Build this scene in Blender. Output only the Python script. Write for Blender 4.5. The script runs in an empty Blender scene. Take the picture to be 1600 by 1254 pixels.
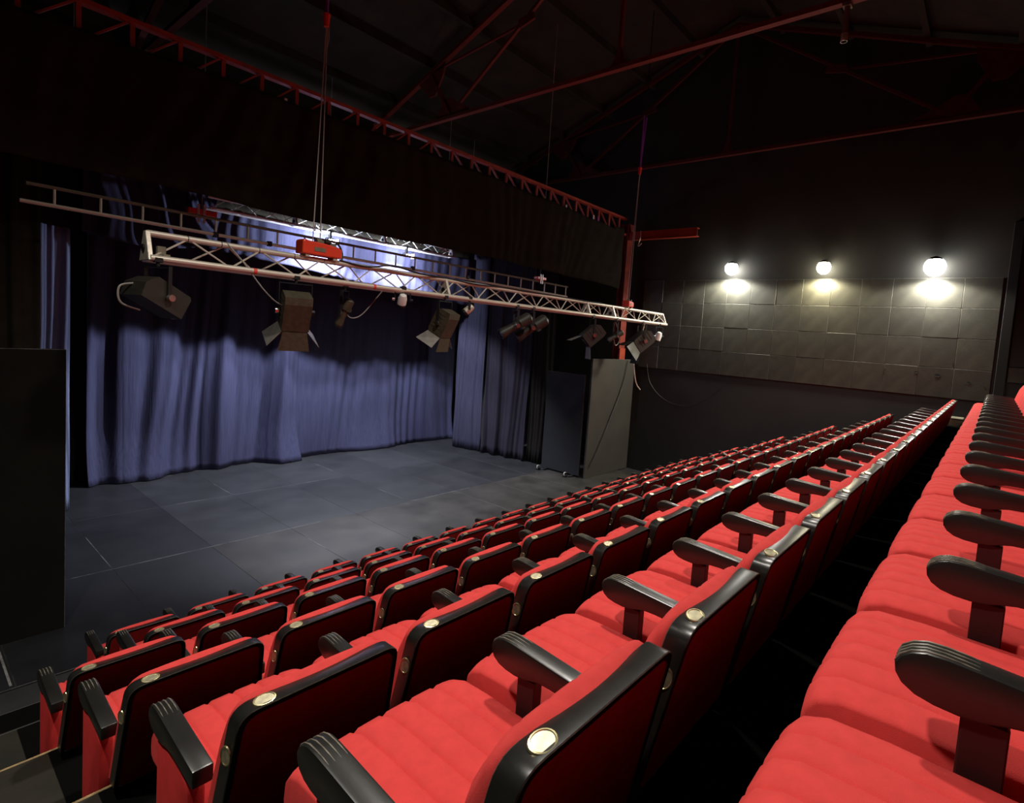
import bpy, bmesh, math, random
import numpy as np
from mathutils import Vector, Matrix

random.seed(7)
SC = bpy.context.scene
COL = SC.collection

# ------------------------------------------------------------------ camera
F_PX, YAW, PITCH, ROLL, CX, CY = 856.138, 51.2849, -4.1188, 4.0543, 864.946, 586.743
ya, pi_, ro = (math.radians(a) for a in (YAW, PITCH, ROLL))
fwd = Vector((math.sin(ya)*math.cos(pi_), math.cos(ya)*math.cos(pi_), math.sin(pi_)))
rgt0 = Vector((math.cos(ya), -math.sin(ya), 0)); up0 = rgt0.cross(fwd)
rgt = rgt0*math.cos(ro) + up0*math.sin(ro); upv = -rgt0*math.sin(ro) + up0*math.cos(ro)
cam_d = bpy.data.cameras.new('camera'); cam = bpy.data.objects.new('camera', cam_d); COL.objects.link(cam)
cam_d.sensor_width = 36; cam_d.lens = F_PX/1600*36; cam_d.clip_start = .02; cam_d.clip_end = 100
cam_d.shift_x = (800-CX)/1600; cam_d.shift_y = (CY-627)/1600
cam.matrix_world = Matrix(((rgt.x, upv.x, -fwd.x, 0), (rgt.y, upv.y, -fwd.y, 0), (rgt.z, upv.z, -fwd.z, 0), (0, 0, 0, 1)))
SC.camera = cam

# ------------------------------------------------------------------ view, world, lights
SC.view_settings.view_transform = 'Standard'; SC.view_settings.look = 'None'
SC.view_settings.gamma = 1; SC.view_settings.use_curve_mapping = False
SC.view_settings.exposure = 0.0
w = bpy.data.worlds.new('world'); SC.world = w; w.use_nodes = True
w.node_tree.nodes['Background'].inputs[0].default_value = (.6, .65, .8, 1)
w.node_tree.nodes['Background'].inputs[1].default_value = .0

def lamp(name, kind, loc, power, color=(1, 1, 1), target=None, **kw):
    d = bpy.data.lights.new(name, kind); d.energy = power; d.color = color
    for k, v in kw.items(): setattr(d, k, v)
    o = bpy.data.objects.new(name, d); COL.objects.link(o); o.location = loc
    if target is not None:
        o.rotation_euler = (Vector(target)-Vector(loc)).to_track_quat('-Z', 'Y').to_euler()
    return o
# house lamps under the roof trusses above the seating
for i, (x, y, p) in enumerate(((-.9, 2.3, 900), (3.2, 2.3, 820), (6.9, 2.3, 800), (9.7, 2.2, 330))):
    lamp('house_lamp', 'SPOT', (x, y, 4.3), p, (1, .93, .84), (x+.1, y+.1, 0), spot_size=math.radians((132, 132, 126, 104)[i]), spot_blend=.9, shadow_soft_size=.16)
# the two working floods above the stage: each throws light down on the stage and forward on the border
STAGE_LAMPS = ((6.0, 10.93, 1.63), (7.9, 10.93, 1.63))
for i, (x, y, z) in enumerate(STAGE_LAMPS):
    lamp('stage_flood_light', 'SPOT', (x, y+.06, z), (1220, 940)[i], (.84, .88, 1.0), (x, y+1.06, z-4), spot_size=math.radians(122), spot_blend=.3, shadow_soft_size=.03)
    lamp('stage_flood_light', 'SPOT', (x, y+.06, z), (320, 220)[i], (.80, .86, 1.0), (x, y+1.06, z-.12), spot_size=math.radians(178), spot_blend=.12, shadow_soft_size=.05)
    lamp('stage_flood_light', 'POINT', (x, y+.06, z), (26, 16)[i], (.80, .86, 1.0), shadow_soft_size=.05)
WALL_LAMPS = ((5.01, 1.86, 330, (1, .985, .87)), (3.02, 1.84, 215, (1, .91, .62)), (1.08, 1.81, 350, (1, .96, .85)))
for y, z, p, c in WALL_LAMPS:
    lamp('wall_lamp_light', 'SPOT', (12.6, y, z-.225), p, c, (12.62, y, -3), spot_size=math.radians(168), spot_blend=.3, shadow_soft_size=.08)

# ------------------------------------------------------------------ materials
def mat(name, col, rough=.6, metal=0, var=0, scale=8, bump=0, bscale=60, emit=None, estr=1, sheen=0, coat=0, spec=.5, objvar=0, stretch=None):
    m = bpy.data.materials.new(name); m.use_nodes = True
    nt = m.node_tree; b = nt.nodes['Principled BSDF']
    b.inputs['Base Color'].default_value = (*col, 1); b.inputs['Roughness'].default_value = rough
    b.inputs['Metallic'].default_value = metal; b.inputs['Specular IOR Level'].default_value = spec
    if sheen: b.inputs['Sheen Weight'].default_value = sheen; b.inputs['Sheen Tint'].default_value = (*col, 1); b.inputs['Sheen Roughness'].default_value = .4
    if coat: b.inputs['Coat Weight'].default_value = coat; b.inputs['Coat Roughness'].default_value = .15
    if emit: b.inputs['Emission Color'].default_value = (*emit, 1); b.inputs['Emission Strength'].default_value = estr
    tc = nt.nodes.new('ShaderNodeTexCoord'); src = tc.outputs['Object']
    if stretch:
        mp = nt.nodes.new('ShaderNodeMapping'); mp.inputs['Scale'].default_value = stretch
        nt.links.new(src, mp.inputs['Vector']); src = mp.outputs['Vector']
    if var or objvar:
        n = nt.nodes.new('ShaderNodeTexNoise'); n.inputs['Scale'].default_value = scale; n.inputs['Detail'].default_value = 6
        nt.links.new(src, n.inputs['Vector'])
        mr = nt.nodes.new('ShaderNodeMapRange'); mr.inputs['From Min'].default_value = .3; mr.inputs['From Max'].default_value = .7
        mr.inputs['To Min'].default_value = 1-var; mr.inputs['To Max'].default_value = 1+var
        nt.links.new(n.outputs['Fac'], mr.inputs['Value'])
        fac = mr.outputs[0]
        if objvar:
            oi = nt.nodes.new('ShaderNodeObjectInfo'); m2 = nt.nodes.new('ShaderNodeMapRange')
            m2.inputs['To Min'].default_value = 1-objvar; m2.inputs['To Max'].default_value = 1+objvar
            nt.links.new(oi.outputs['Random'], m2.inputs['Value'])
            mm = nt.nodes.new('ShaderNodeMath'); mm.operation = 'MULTIPLY'
            nt.links.new(fac, mm.inputs[0]); nt.links.new(m2.outputs[0], mm.inputs[1]); fac = mm.outputs[0]
        mx = nt.nodes.new('ShaderNodeVectorMath'); mx.operation = 'SCALE'; mx.inputs[0].default_value = col
        nt.links.new(fac, mx.inputs['Scale']); nt.links.new(mx.outputs[0], b.inputs['Base Color'])
        m['mult'] = 1
    if bump:
        n2 = nt.nodes.new('ShaderNodeTexNoise'); n2.inputs['Scale'].default_value = bscale; n2.inputs['Detail'].default_value = 4
        nt.links.new(src, n2.inputs['Vector'])
        bp = nt.nodes.new('ShaderNodeBump'); bp.inputs['Strength'].default_value = bump; bp.inputs['Distance'].default_value = .01
        nt.links.new(n2.outputs['Fac'], bp.inputs['Height']); nt.links.new(bp.outputs[0], b.inputs['Normal'])
    return m

def scuffs(m, amount=.05, scale=1.3, thr=.68, seed=0.0, stretch=(1, 1, 1)):
    """worn pale scuffs added on top of a material's base colour"""
    nt = m.node_tree; b = nt.nodes['Principled BSDF']; src = b.inputs['Base Color']
    tc = nt.nodes.new('ShaderNodeTexCoord'); mp = nt.nodes.new('ShaderNodeMapping')
    mp.inputs['Location'].default_value = (seed, seed*.7, 0); mp.inputs['Scale'].default_value = stretch
    nt.links.new(tc.outputs['Object'], mp.inputs['Vector'])
    n = nt.nodes.new('ShaderNodeTexNoise'); n.inputs['Scale'].default_value = scale; n.inputs['Detail'].default_value = 12; n.inputs['Roughness'].default_value = .75
    nt.links.new(mp.outputs[0], n.inputs['Vector'])
    r = nt.nodes.new('ShaderNodeMapRange'); r.inputs['From Min'].default_value = thr; r.inputs['From Max'].default_value = thr+.12
    r.inputs['To Max'].default_value = amount; nt.links.new(n.outputs['Fac'], r.inputs['Value'])
    ad = nt.nodes.new('ShaderNodeVectorMath'); ad.operation = 'ADD'
    if src.is_linked: nt.links.new(src.links[0].from_socket, ad.inputs[0])
    else: ad.inputs[0].default_value = src.default_value[:3]
    cb = nt.nodes.new('ShaderNodeCombineXYZ')
    for i in range(3): nt.links.new(r.outputs[0], cb.inputs[i])
    nt.links.new(cb.outputs[0], ad.inputs[1]); nt.links.new(ad.outputs[0], src)
    return m

M = {}
M['red'] = mat('red_fabric', (.60, .050, .046), .85, var=.06, scale=30, bump=.15, bscale=500, sheen=.25, spec=.2)
M['red_side'] = mat('red_fabric_side', (.60, .036, .034), .85, var=.08, scale=20, bump=.15, bscale=500, sheen=.2, spec=.2)
M['maroon'] = mat('maroon_fabric', (.22, .006, .006), .9, var=.1, scale=25, bump=.15, bscale=500, sheen=.1, spec=.15)
M['black_wood'] = scuffs(mat('black_lacquer_wood', (.011, .0105, .0085), .34, var=.3, scale=14, bump=.03, spec=.75, bscale=90, stretch=(1, .25, 1)), .05, 9, .64)
M['rim'] = scuffs(mat('black_lacquer_rim', (.012, .0115, .010), .31, var=.3, scale=20, bump=.02, bscale=60), .10, 14, .68)
M['worn'] = mat('worn_edge_wood', (.15, .135, .105), .32, var=.6, scale=40)
M['worn_rim'] = mat('worn_rim_edge', (.055, .05, .04), .35, var=.6, scale=40)
M['post'] = mat('dark_maroon_paint', (.030, .003, .003), .6)
M['dark_metal'] = mat('dark_metal', (.012, .012, .012), .5, .3)
M['brass'] = mat('pale_brass', (.80, .74, .50), .32, .85, var=.25, scale=60)
M['brass_rim'] = mat('brass_rim', (.62, .55, .30), .35, .9)
M['tread'] = scuffs(mat('worn_black_step_paint', (.016, .0145, .009), .6, var=.45, scale=3, bump=.1, bscale=40), .04, 5, .64)
M['shade_tread'] = mat('tread_black_for_shade', (.004, .004, .004), 1, spec=0)  # tread colour with the shade between the rows painted in
M['nosing'] = mat('bare_wood_edge', (.30, .21, .09), .55, var=.4, scale=25)
M['riser'] = mat('black_riser', (.012, .011, .009), .8)
M['floor_base'] = mat('black_floor', (.018, .018, .019), .7, var=.3, scale=4)
M['board_a'] = scuffs(mat('black_stage_board', (.026, .0265, .029), .42, var=.25, scale=2.2, bump=.05, bscale=12, objvar=.1), .06, 3.2, .64, 1.0)
M['board_b'] = scuffs(mat('dark_stage_board', (.013, .013, .015), .45, var=.3, scale=2.2, bump=.05, bscale=12, objvar=.1), .05, 3.4, .65, 4.0)
M['board_c'] = scuffs(mat('brown_black_stage_board', (.044, .041, .037), .36, var=.35, scale=2.0, bump=.05, bscale=12, objvar=.1), .06, 3.0, .64, 7.0)
M['board_edge'] = mat('worn_board_edge', (.04, .04, .04), .6, var=.9, scale=9)
M['seam'] = mat('worn_pale_seam', (.10, .10, .105), .6, var=.9, scale=7)
M['wall'] = mat('black_wall_paint', (.018, .0175, .014), .75, var=.35, scale=1.5, bump=.1, bscale=20)
M['tile'] = scuffs(mat('black_wall_tile', (.031, .0300, .0215), .62, var=.25, scale=5, bump=.12, bscale=30, objvar=.16), .025, 6, .66)
M['tile_edge'] = mat('pale_tile_edge', (.07, .066, .055), .6, var=.8, scale=18)  # paler colour on tile edges and chip rims
M['wainscot'] = mat('wainscot_black', (.013, .013, .014), .7, var=.2, scale=2)
M['void'] = mat('black_gap', (.004, .004, .004), .9)
M['blackdrape'] = mat('black_drape', (.020, .018, .013), .95, var=.2, scale=6, sheen=.03, spec=.1)
def cloth(name, col): return mat(name, col, .9, var=.14, scale=3, bump=.55, bscale=3, sheen=.05, spec=.1, stretch=(9, 9, .7))
M['blue'] = cloth('navy_curtain', (.040, .041, .082))
M['blue_side'] = cloth('dull_navy_curtain', (.034, .033, .058))
M['purple_side'] = cloth('dull_purple_curtain', (.026, .023, .034))
M['brown_side'] = cloth('brown_black_curtain', (.013, .011, .010))
M['leg_lit'] = cloth('lit_blue_grey_curtain', (.14, .165, .27))  # raised colour stands in for lamp light on the left leg
M['flat'] = mat('black_flat_paint', (.040, .037, .030), .7, var=.15, scale=2)
M['flat_left'] = mat('black_flat_paint_matt', (.004, .0036, .0025), .9, var=.15, scale=2, spec=.15)
M['flat_blue'] = mat('blue_black_flat_paint', (.009, .0095, .013), .75, var=.15, scale=2)
M['flat_edge'] = mat('scuffed_flat_edge', (.07, .066, .06), .7, var=.6, scale=20)
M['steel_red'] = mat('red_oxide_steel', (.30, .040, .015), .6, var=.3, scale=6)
M['steel_red_shade'] = mat('red_steel_shade', (.075, .007, .004), .7, var=.3, scale=6)  # darkened copy of the red steel, roof gloom put into the colour
M['steel_red_half_shade'] = mat('red_steel_half_shade', (.17, .020, .008), .7, var=.3, scale=6)  # half-darkened copy of the red steel, dimness put into the colour
M['alu'] = mat('aluminium', (.60, .55, .46), .45, .35, var=.2, scale=30)
M['alu_bright'] = mat('bright_aluminium', (.75, .75, .76), .42, .3)
M['hoist_red'] = mat('red_enamel', (.75, .055, .020), .4, coat=.3)
M['lamp_black'] = mat('fixture_black', (.022, .020, .015), .5, .1, var=.2, scale=20)
M['lamp_brown'] = mat('dusty_fixture', (.055, .047, .028), .55, .1, var=.3, scale=20)
M['lamp_white'] = mat('white_enamel', (.75, .74, .72), .4)
M['door_lit'] = mat('lit_barn_door', (.28, .27, .245), .45, .4, var=.2, scale=14)  # paler colour stands in for light caught by some barn doors
M['chrome'] = mat('chrome_knob', (.8, .78, .72), .2, 1)
M['lens'] = mat('lens_glass', (.02, .02, .022), .08, spec=.8)
M['cable_black'] = mat('black_cable', (.012, .012, .012), .5)
M['cable_grey'] = mat('grey_cable', (.22, .21, .19), .5)
M['steel_cable'] = mat('steel_wire', (.55, .54, .50), .4, .5)
M['purple'] = mat('purple_sling', (.20, .045, .34), .8)
M['roof'] = mat('dark_roof_boards', (.019, .013, .006), .85, var=.5, scale=2.5)
M['tape_white'] = mat('white_tape', (.16, .16, .16), .6, var=.4, scale=30)
M['tape_orange'] = mat('orange_tape', (.55, .34, .10), .6)
M['tape_red'] = mat('red_tape', (.75, .05, .03), .6)
M['glow'] = mat('lamp_glow', (1, 1, 1), .5, emit=(1, .98, .92), estr=55)
M['glow_warm'] = mat('lamp_glow_warm', (1, 1, 1), .5, emit=(1, .93, .70), estr=48)
M['glow_blue'] = mat('flood_glow', (1, 1, 1), .5, emit=(.86, .92, 1), estr=40)
M['olive'] = mat('olive_grey_paint', (.16, .145, .10), .55, var=.2, scale=10)
M['greybox'] = mat('light_grey_paint', (.42, .41, .38), .5)

# ------------------------------------------------------------------ mesh builder
class MB:
    def __init__(s): s.v = []; s.f = []; s.m = []
    def add(s, vs, fs, mi=0):
        b = len(s.v); s.v += [tuple(p) for p in vs]; s.f += [tuple(i+b for i in f) for f in fs]; s.m += [mi]*len(fs)
        return s
    def box(s, c, d, mi=0, R=None):
        hx, hy, hz = (a/2 for a in d); c = Vector(c)
        vs = [Vector((sx*hx, sy*hy, sz*hz)) for sx in (-1, 1) for sy in (-1, 1) for sz in (-1, 1)]
        if R is not None: vs = [R @ v for v in vs]
        return s.add([c+v for v in vs], [(0, 1, 3, 2), (4, 6, 7, 5), (0, 4, 5, 1), (2, 3, 7, 6), (0, 2, 6, 4), (1, 5, 7, 3)], mi)
    def b6(s, x0, x1, y0, y1, z0, z1, mi=0):
        return s.box(((x0+x1)/2, (y0+y1)/2, (z0+z1)/2), (x1-x0, y1-y0, z1-z0), mi)
    def tube(s, pts, r, n=8, mi=0, cap=True):
        pts = [Vector(p) for p in pts]; rs = r if isinstance(r, (list, tuple)) else [r]*len(pts)
        rings = []; prev = None
        for i, p in enumerate(pts):
            t = (pts[min(i+1, len(pts)-1)]-pts[max(i-1, 0)]).normalized()
            if prev is None:
                a = Vector((0, 0, 1)) if abs(t.z) < .9 else Vector((1, 0, 0)); u = t.cross(a).normalized()
            else: u = (prev - t*prev.dot(t)).normalized()
            prev = u; w_ = t.cross(u)
            rings.append([p + (u*math.cos(2*math.pi*k/n)+w_*math.sin(2*math.pi*k/n))*rs[i] for k in range(n)])
        vs = [q for rg in rings for q in rg]; fs = []
        for i in range(len(pts)-1):
            for k in range(n):
                a = i*n+k; b = i*n+(k+1) % n; fs.append((a, b, b+n, a+n))
        if cap: fs += [tuple(range(n))[::-1], tuple((len(pts)-1)*n+k for k in range(n))]
        return s.add(vs, fs, mi)
    def prism(s, poly, axis, a0, a1, mi=0):
        """poly: (p,q) points; axis 0: (y,z) extruded in x; 1: (x,z) in y; 2: (x,y) in z"""
        def P(p, q, a): return (a, p, q) if axis == 0 else (p, a, q) if axis == 1 else (p, q, a)
        n = len(poly); vs = [P(p, q, a0) for p, q in poly]+[P(p, q, a1) for p, q in poly]
        fs = [tuple(range(n)), tuple(range(2*n-1, n-1, -1))]+[(i, i+n, (i+1) % n+n, (i+1) % n) for i in range(n)]
        return s.add(vs, fs, mi)
    def grid(s, rows, closed_v=False, mi=0, caps=False):
        """rows: list of equal-length point lists"""
        n = len(rows[0]); vs = [p for r in rows for p in r]; fs = []
        for i in range(len(rows)-1):
            for k in range(n if closed_v else n-1):
                a = i*n+k; b = i*n+(k+1) % n; fs.append((a, b, b+n, a+n))
        if caps: fs += [tuple(range(n))[::-1], tuple((len(rows)-1)*n+k for k in range(n))]
        return s.add(vs, fs, mi)
    def mesh(s, name, mats, bevel=0, smooth=False, bevel_mat=-1, seg=1, angle=35):
        me = bpy.data.meshes.new(name); me.from_pydata(s.v, [], s.f)
        if not isinstance(mats, (list, tuple)): mats = [mats]
        for m in mats: me.materials.append(m)
        me.polygons.foreach_set('material_index', s.m)
        bm = bmesh.new(); bm.from_mesh(me)
        bmesh.ops.recalc_face_normals(bm, faces=bm.faces)
        if bevel:
            es = [e for e in bm.edges if len(e.link_faces) == 2 and e.calc_face_angle(0) > math.radians(angle)]
            bmesh.ops.bevel(bm, geom=es, offset=bevel, segments=seg, affect='EDGES', profile=.5, material=bevel_mat, clamp_overlap=True)
        bm.to_mesh(me); bm.free()
        if smooth:
            me.polygons.foreach_set('use_smooth', [True]*len(me.polygons)); me.set_sharp_from_angle(angle=math.radians(40))
        me.update(); return me

def obj(name, me, parent=None, loc=None, kind=None):
    o = bpy.data.objects.new(name, me); COL.objects.link(o)
    if parent is not None: o.parent = parent
    if loc is not None: o.location = loc
    if kind: o['kind'] = kind
    return o
def part(name, mb, mats, parent=None, kind=None, **kw): return obj(name, mb.mesh(name, mats, **kw), parent, kind=kind)
def tag(o, label, cat, group=None):
    o['label'] = label; o['category'] = cat
    if group: o['group'] = group
    return o
def thing(name, label, cat, loc=(0, 0, 0), group=None):
    o = bpy.data.objects.new(name, None); COL.objects.link(o); o.location = loc; o.empty_display_size = .1
    return tag(o, label, cat, group)
def smooth_path(pts, n=6):
    pts = [Vector(p) for p in pts]; out = []
    for i in range(len(pts)-1):
        p0, p1, p2, p3 = pts[max(i-1, 0)], pts[i], pts[i+1], pts[min(i+2, len(pts)-1)]
        for k in range(n):
            t = k/n
            out.append(.5*((2*p1)+(p2-p0)*t+(2*p0-5*p1+4*p2-p3)*t*t+(3*p1-p0-3*p2+p3)*t**3))
    return out+[pts[-1]]
_unit = {}
def rod(name, a, b, r, m, parent, n=6):
    """a straight bar as its own object; alike bars share one unit cylinder"""
    key = (m.name, n)
    if key not in _unit: _unit[key] = MB().tube([(0, 0, 0), (0, 0, 1)], 1, n).mesh(name, m, smooth=True)
    a = Vector(a); b = Vector(b); d = b-a
    o = obj(name, _unit[key], parent)
    o.matrix_local = Matrix.Translation(a) @ d.to_track_quat('Z', 'Y').to_matrix().to_4x4() @ Matrix.Diagonal((r, r, d.length, 1))
    return o
_ub = {}
def bar(name, a, b, wx, wy, m, parent, roll_axis='Y'):
    """a straight square-section bar between two points"""
    if m.name not in _ub: _ub[m.name] = MB().b6(-.5, .5, -.5, .5, 0, 1).mesh(name, m)
    a = Vector(a); b = Vector(b); d = b-a; o = obj(name, _ub[m.name], parent)
    o.matrix_local = Matrix.Translation(a) @ d.to_track_quat('Z', roll_axis).to_matrix().to_4x4() @ Matrix.Diagonal((wx, wy, d.length, 1))
    return o

ZF = -3.39
XW = 12.8
# ================================================================== SETTING
base = part('floor', MB().b6(-3, XW, -4, 13.8, ZF-.25, ZF-.018), M['floor_base'], kind='structure')
# stage boards: each a part of the floor
for iy, (y0, y1) in enumerate(((6.37, 8.57), (8.57, 10.87), (10.87, 13.25))):
    xs = [-.4+1.15*k for k in range(12)]
    for k in range(len(xs)-1):
        x0, x1 = xs[k], xs[k+1]
        m = M['board_b'] if x1 < 3.1 else (M['board_c'] if iy == 0 else M['board_a'])
        mb = MB().b6(x0+.001, x1-.001, y0+.001, y1-.001, ZF-.018, ZF+random.uniform(-.0008, .0005))
        part('stage_board', mb, [m, M['board_edge']], base, bevel=.0025, bevel_mat=1)

for x0, x1, y in ((1.5, 4.7, 8.57), (6.55, 8.05, 8.57), (3.3, 3.9, 10.87), (5.6, 6.2, 10.87)):
    part('worn_seam', MB().b6(x0, x1, y-.006, y+.006, ZF-.006, ZF+.0012), M['seam'], base)
for x, y0, y1 in ((1.9, 8.6, 10.0), (4.2, 7.4, 8.1), (6.5, 8.8, 9.6), (4.2, 10.9, 11.8), (6.5, 11.4, 12.2)):
    part('worn_seam', MB().b6(x-.004, x+.004, y0, y1, ZF-.006, ZF+.0012), M['seam'], base)

# right wall: body, tiles, wainscot
wr = part('wall_right', MB().b6(XW, XW+.3, -4, 13.8, ZF-.2, 8), M['wall'], kind='structure')
tmesh = [MB().b6(-.028, 0, -.2815, .2815, -.2815, .2815).mesh('wall_tile', [M['tile'], M['tile_edge']], bevel=.005, bevel_mat=1)]
for j in range(4):
    for i in range(13):
        o = obj('wall_tile', tmesh[0], wr)
        o.location = (XW+random.uniform(-.003, .001), .04+.5655*(i+.5), -.645+.5675*(j+.5))
        o.rotation_euler = (random.uniform(-.004, .004), random.uniform(-.003, .003), random.uniform(-.003, .003))
# chips knocked out of the lower tiles
for y, z, s in ((.85, -.23, .05), (1.19, -.20, .035), (1.72, -.20, .02), (1.73, -.27, .02), (.36, -.32, .032), (.12, -.38, .016), (.63, .02, .015)):
    mb = MB(); n = 9
    ring = [(XW-.0345, y+s*math.cos(2*math.pi*k/n)*random.uniform(.7, 1.1), z+s*.8*math.sin(2*math.pi*k/n)*random.uniform(.6, 1.1)) for k in range(n)]
    ring2 = [(XW-.02, p[1], p[2]) for p in ring]
    mb.add(ring+ring2, [tuple(range(n))]+[(k, (k+1) % n, (k+1) % n+n, k+n) for k in range(n)], 0)
    mb.add([(XW-.0352, y+s*.9*math.cos(a), z-s*.25+s*.45*math.sin(a)) for a in (3.3, 3.9, 4.6, 5.3, 6.0)], [(0, 1, 2, 3, 4)], 1)
    part('chip', mb, [M['void'], M['tile_edge']], wr)
part('wainscot_panel', MB().b6(XW-.012, XW, .02, 7.3, ZF, -.70), M['wainscot'], wr)
part('wall_post', MB().b6(XW-.09, XW, -.16, -.01, ZF, 2.6), M['void'], wr, bevel=.006)
part('wall_panel', MB().b6(XW-.03, XW, -.78, -.18, -.25, .02), M['tile'], wr, bevel=.005)
part('wall_panel', MB().b6(XW-.03, XW, -.78, -.18, .03, 2.0), M['wainscot'], wr, bevel=.005)
part('wall_back', MB().b6(-3, XW, 13.6, 13.8, ZF-.2, 8), M['wall'], kind='structure')
part('wall_left', MB().b6(-3.2, -3, -4, 13.8, ZF-.2, 8), M['wall'], kind='structure')
part('wall_rear', MB().b6(-3.2, XW, -4.2, -4, ZF-.2, 8), M['wall'], kind='structure')
# roof: two slopes with the ridge along x
RY, RZ = 5.3, 7.55
def roof_z(y): return RZ-.365*abs(y-RY)
ce = part('ceiling', MB().prism([(-4.2, roof_z(-4.2)), (RY, RZ), (13.8, roof_z(13.8)), (13.8, roof_z(13.8)+.2), (RY, RZ+.2), (-4.2, roof_z(-4.2)+.2)], 0, -3.2, XW+.3), M['roof'], kind='structure')
for k, y in enumerate((-2.6, -1.2, .2, 1.6, 3.0, 4.4, 6.3, 7.6, 8.9, 10.2, 11.5, 12.8)):
    part('roof_purlin', MB().b6(-3, XW, y-.05, y+.05, roof_z(y)-.16, roof_z(y)+.02), M['roof'], ce)
for k, (x, y) in enumerate([(x, y) for x in (5.2, 6.5, 9.2, 10.6) for y in (6.95, 8.25, 9.55)]):
    part('roof_board', MB().b6(x, x+1.22, y-.5, y+.5, -.01, .01), M['roof'], ce).matrix_local = Matrix.Translation((0, 0, 0)) @ Matrix(((1, 0, 0, 0), (0, 1, 0, 0), (0, -.365, 1, RZ+.365*RY-.02), (0, 0, 0, 1)))

# ================================================================== SEATING
ARM_LIFT = dict(A=.012, B=.015, C=.022, D=.030, E=.040, F=.058, G=.072)
ROWS = [  # name, y of back top (rear), tread height, words, front edge of tier
    ('A', -.456, -1.105, 'the rearmost row', .63),
    ('B', .478, -1.472, 'the second row from the back', 1.57),
    ('C', 1.407, -1.860, 'the third row from the back', 2.50),
    ('D', 2.339, -2.235, 'the middle row', 3.46),
    ('E', 3.268, -2.612, 'the third row from the front', 4.40),
    ('F', 4.200, -3.012, 'the second row from the front', 5.33),
    ('G', 5.130, ZF-.018, 'the front row', None)]
prev_edge = -2.2
for nm, yb, zt, words, edge in ROWS:
    if edge is None: continue
    t = thing('seating_tier', {'A': 'topmost black stepped platform carrying the rearmost row of red seats',
        'B': 'black stepped platform carrying the second row of red seats from the back',
        'C': 'black stepped platform carrying the third row of red seats from the back',
        'D': 'black stepped platform with pale wooden edge carrying the middle row of red seats',
        'E': 'low black stepped platform carrying the third row of red seats from the front',
        'F': 'lowest black stepped platform, carrying the second row of seats from the front'}[nm], 'platform', (0, edge, ZF), 'stepped platforms under the seats')
    h = zt-ZF; y0 = prev_edge-edge; x1 = 12.35 if nm != 'A' else 12.6
    part('tread', MB().b6(-2.5, .52, y0, 0, h-.03, h), M['tread'], t, bevel=.003)
    part('shade_tread', MB().b6(.52, x1, y0, 0, h-.03, h-.0005), M['shade_tread'], t)  # black top stands in for shade on the tread among the seats
    part('riser', MB().b6(-2.5, x1-.02, y0+.005, -.03, -.018, h-.03), M['riser'], t)
    part('nosing', MB().b6(-2.5, x1, 0, .012, h-.035, h+.002), M['nosing'] if nm in 'ABCD' else M['tread'], t, bevel=.003)
    prev_edge = edge

# ---- seat parts in local space: origin on the tread, x centre of the seat, y=0 rear top of the back, +y to the stage
RAKE = math.tan(math.radians(12)); ZT, ZB = .85, .415
BX = -.015
def outline(inset, r, n=5):
    """rounded trapezoid (x,z) of the back"""
    wt, wb, zt, zb = .238-inset, .262-inset, ZT-inset, ZB+inset*.6
    cs = [(-wb, zb), (-wt, zt), (wt, zt), (wb, zb)]; rr = [.02, r, r, .02]; pts = []
    for i, (c, q) in enumerate(zip(cs, rr)):
        c = Vector(c); a = (Vector(cs[i-1])-c).normalized(); b = (Vector(cs[(i+1) % 4])-c).normalized()
        p0 = c+a*q; p1 = c+b*q
        for k in range(n+1):
            t = k/n; pts.append(((1-t)**2*p0+2*t*(1-t)*c+t*t*p1))
    return pts
def bk(x, y, z): return (x+BX, y+(ZT-z)*RAKE, z)
def make_shell():
    o = outline(0, .050); i_ = outline(.016, .040); mb = MB(); n = len(o)
    rear = [bk(p.x, 0, p.y) for p in o]; rin = [bk(p.x, 0, p.y) for p in i_]; rdeep = [bk(p.x, .008, p.y) for p in i_]; front = [bk(p.x, .054, p.y) for p in o]
    vs = rear+rin+rdeep+front; fs = []
    for k in range(n):
        k2 = (k+1) % n
        fs += [(k, k2, n+k2, n+k), (n+k, n+k2, 2*n+k2, 2*n+k), (k, 3*n+k, 3*n+k2, k2)]
    fs += [tuple(3*n+k for k in range(n)), tuple(2*n+k for k in range(n))]
    return mb.add(vs, fs)
shell_me = make_shell().mesh('back_shell', [M['rim'], M['worn_rim']], bevel=.0022, bevel_mat=1, smooth=True, angle=50)
def make_panel():
    i_ = outline(.018, .038); mb = MB(); n = len(i_)
    r = [bk(p.x, .0015, p.y) for p in i_]; f = [bk(p.x, .012, p.y) for p in i_]
    return mb.add(r+f, [tuple(range(n))[::-1], tuple(n+k for k in range(n))]+[(k, (k+1) % n, n+(k+1) % n, n+k) for k in range(n)])
panel_me = make_panel().mesh('back_panel', M['maroon'])
GR = [-.66, -.33, 0, .33, .66]
def stations(n=8):
    s = set()
    for g in GR: s |= {g-.045, g-.012, g, g+.012, g+.045}
    s |= {-1, -.985, -.95, -.89, .89, .95, .985, 1, -.8, .8, -.5, .5, -.17, .17}
    return sorted(s)
def groove(s):
    return max((max(0, 1-abs(s-g)/.04) for g in GR))
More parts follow.
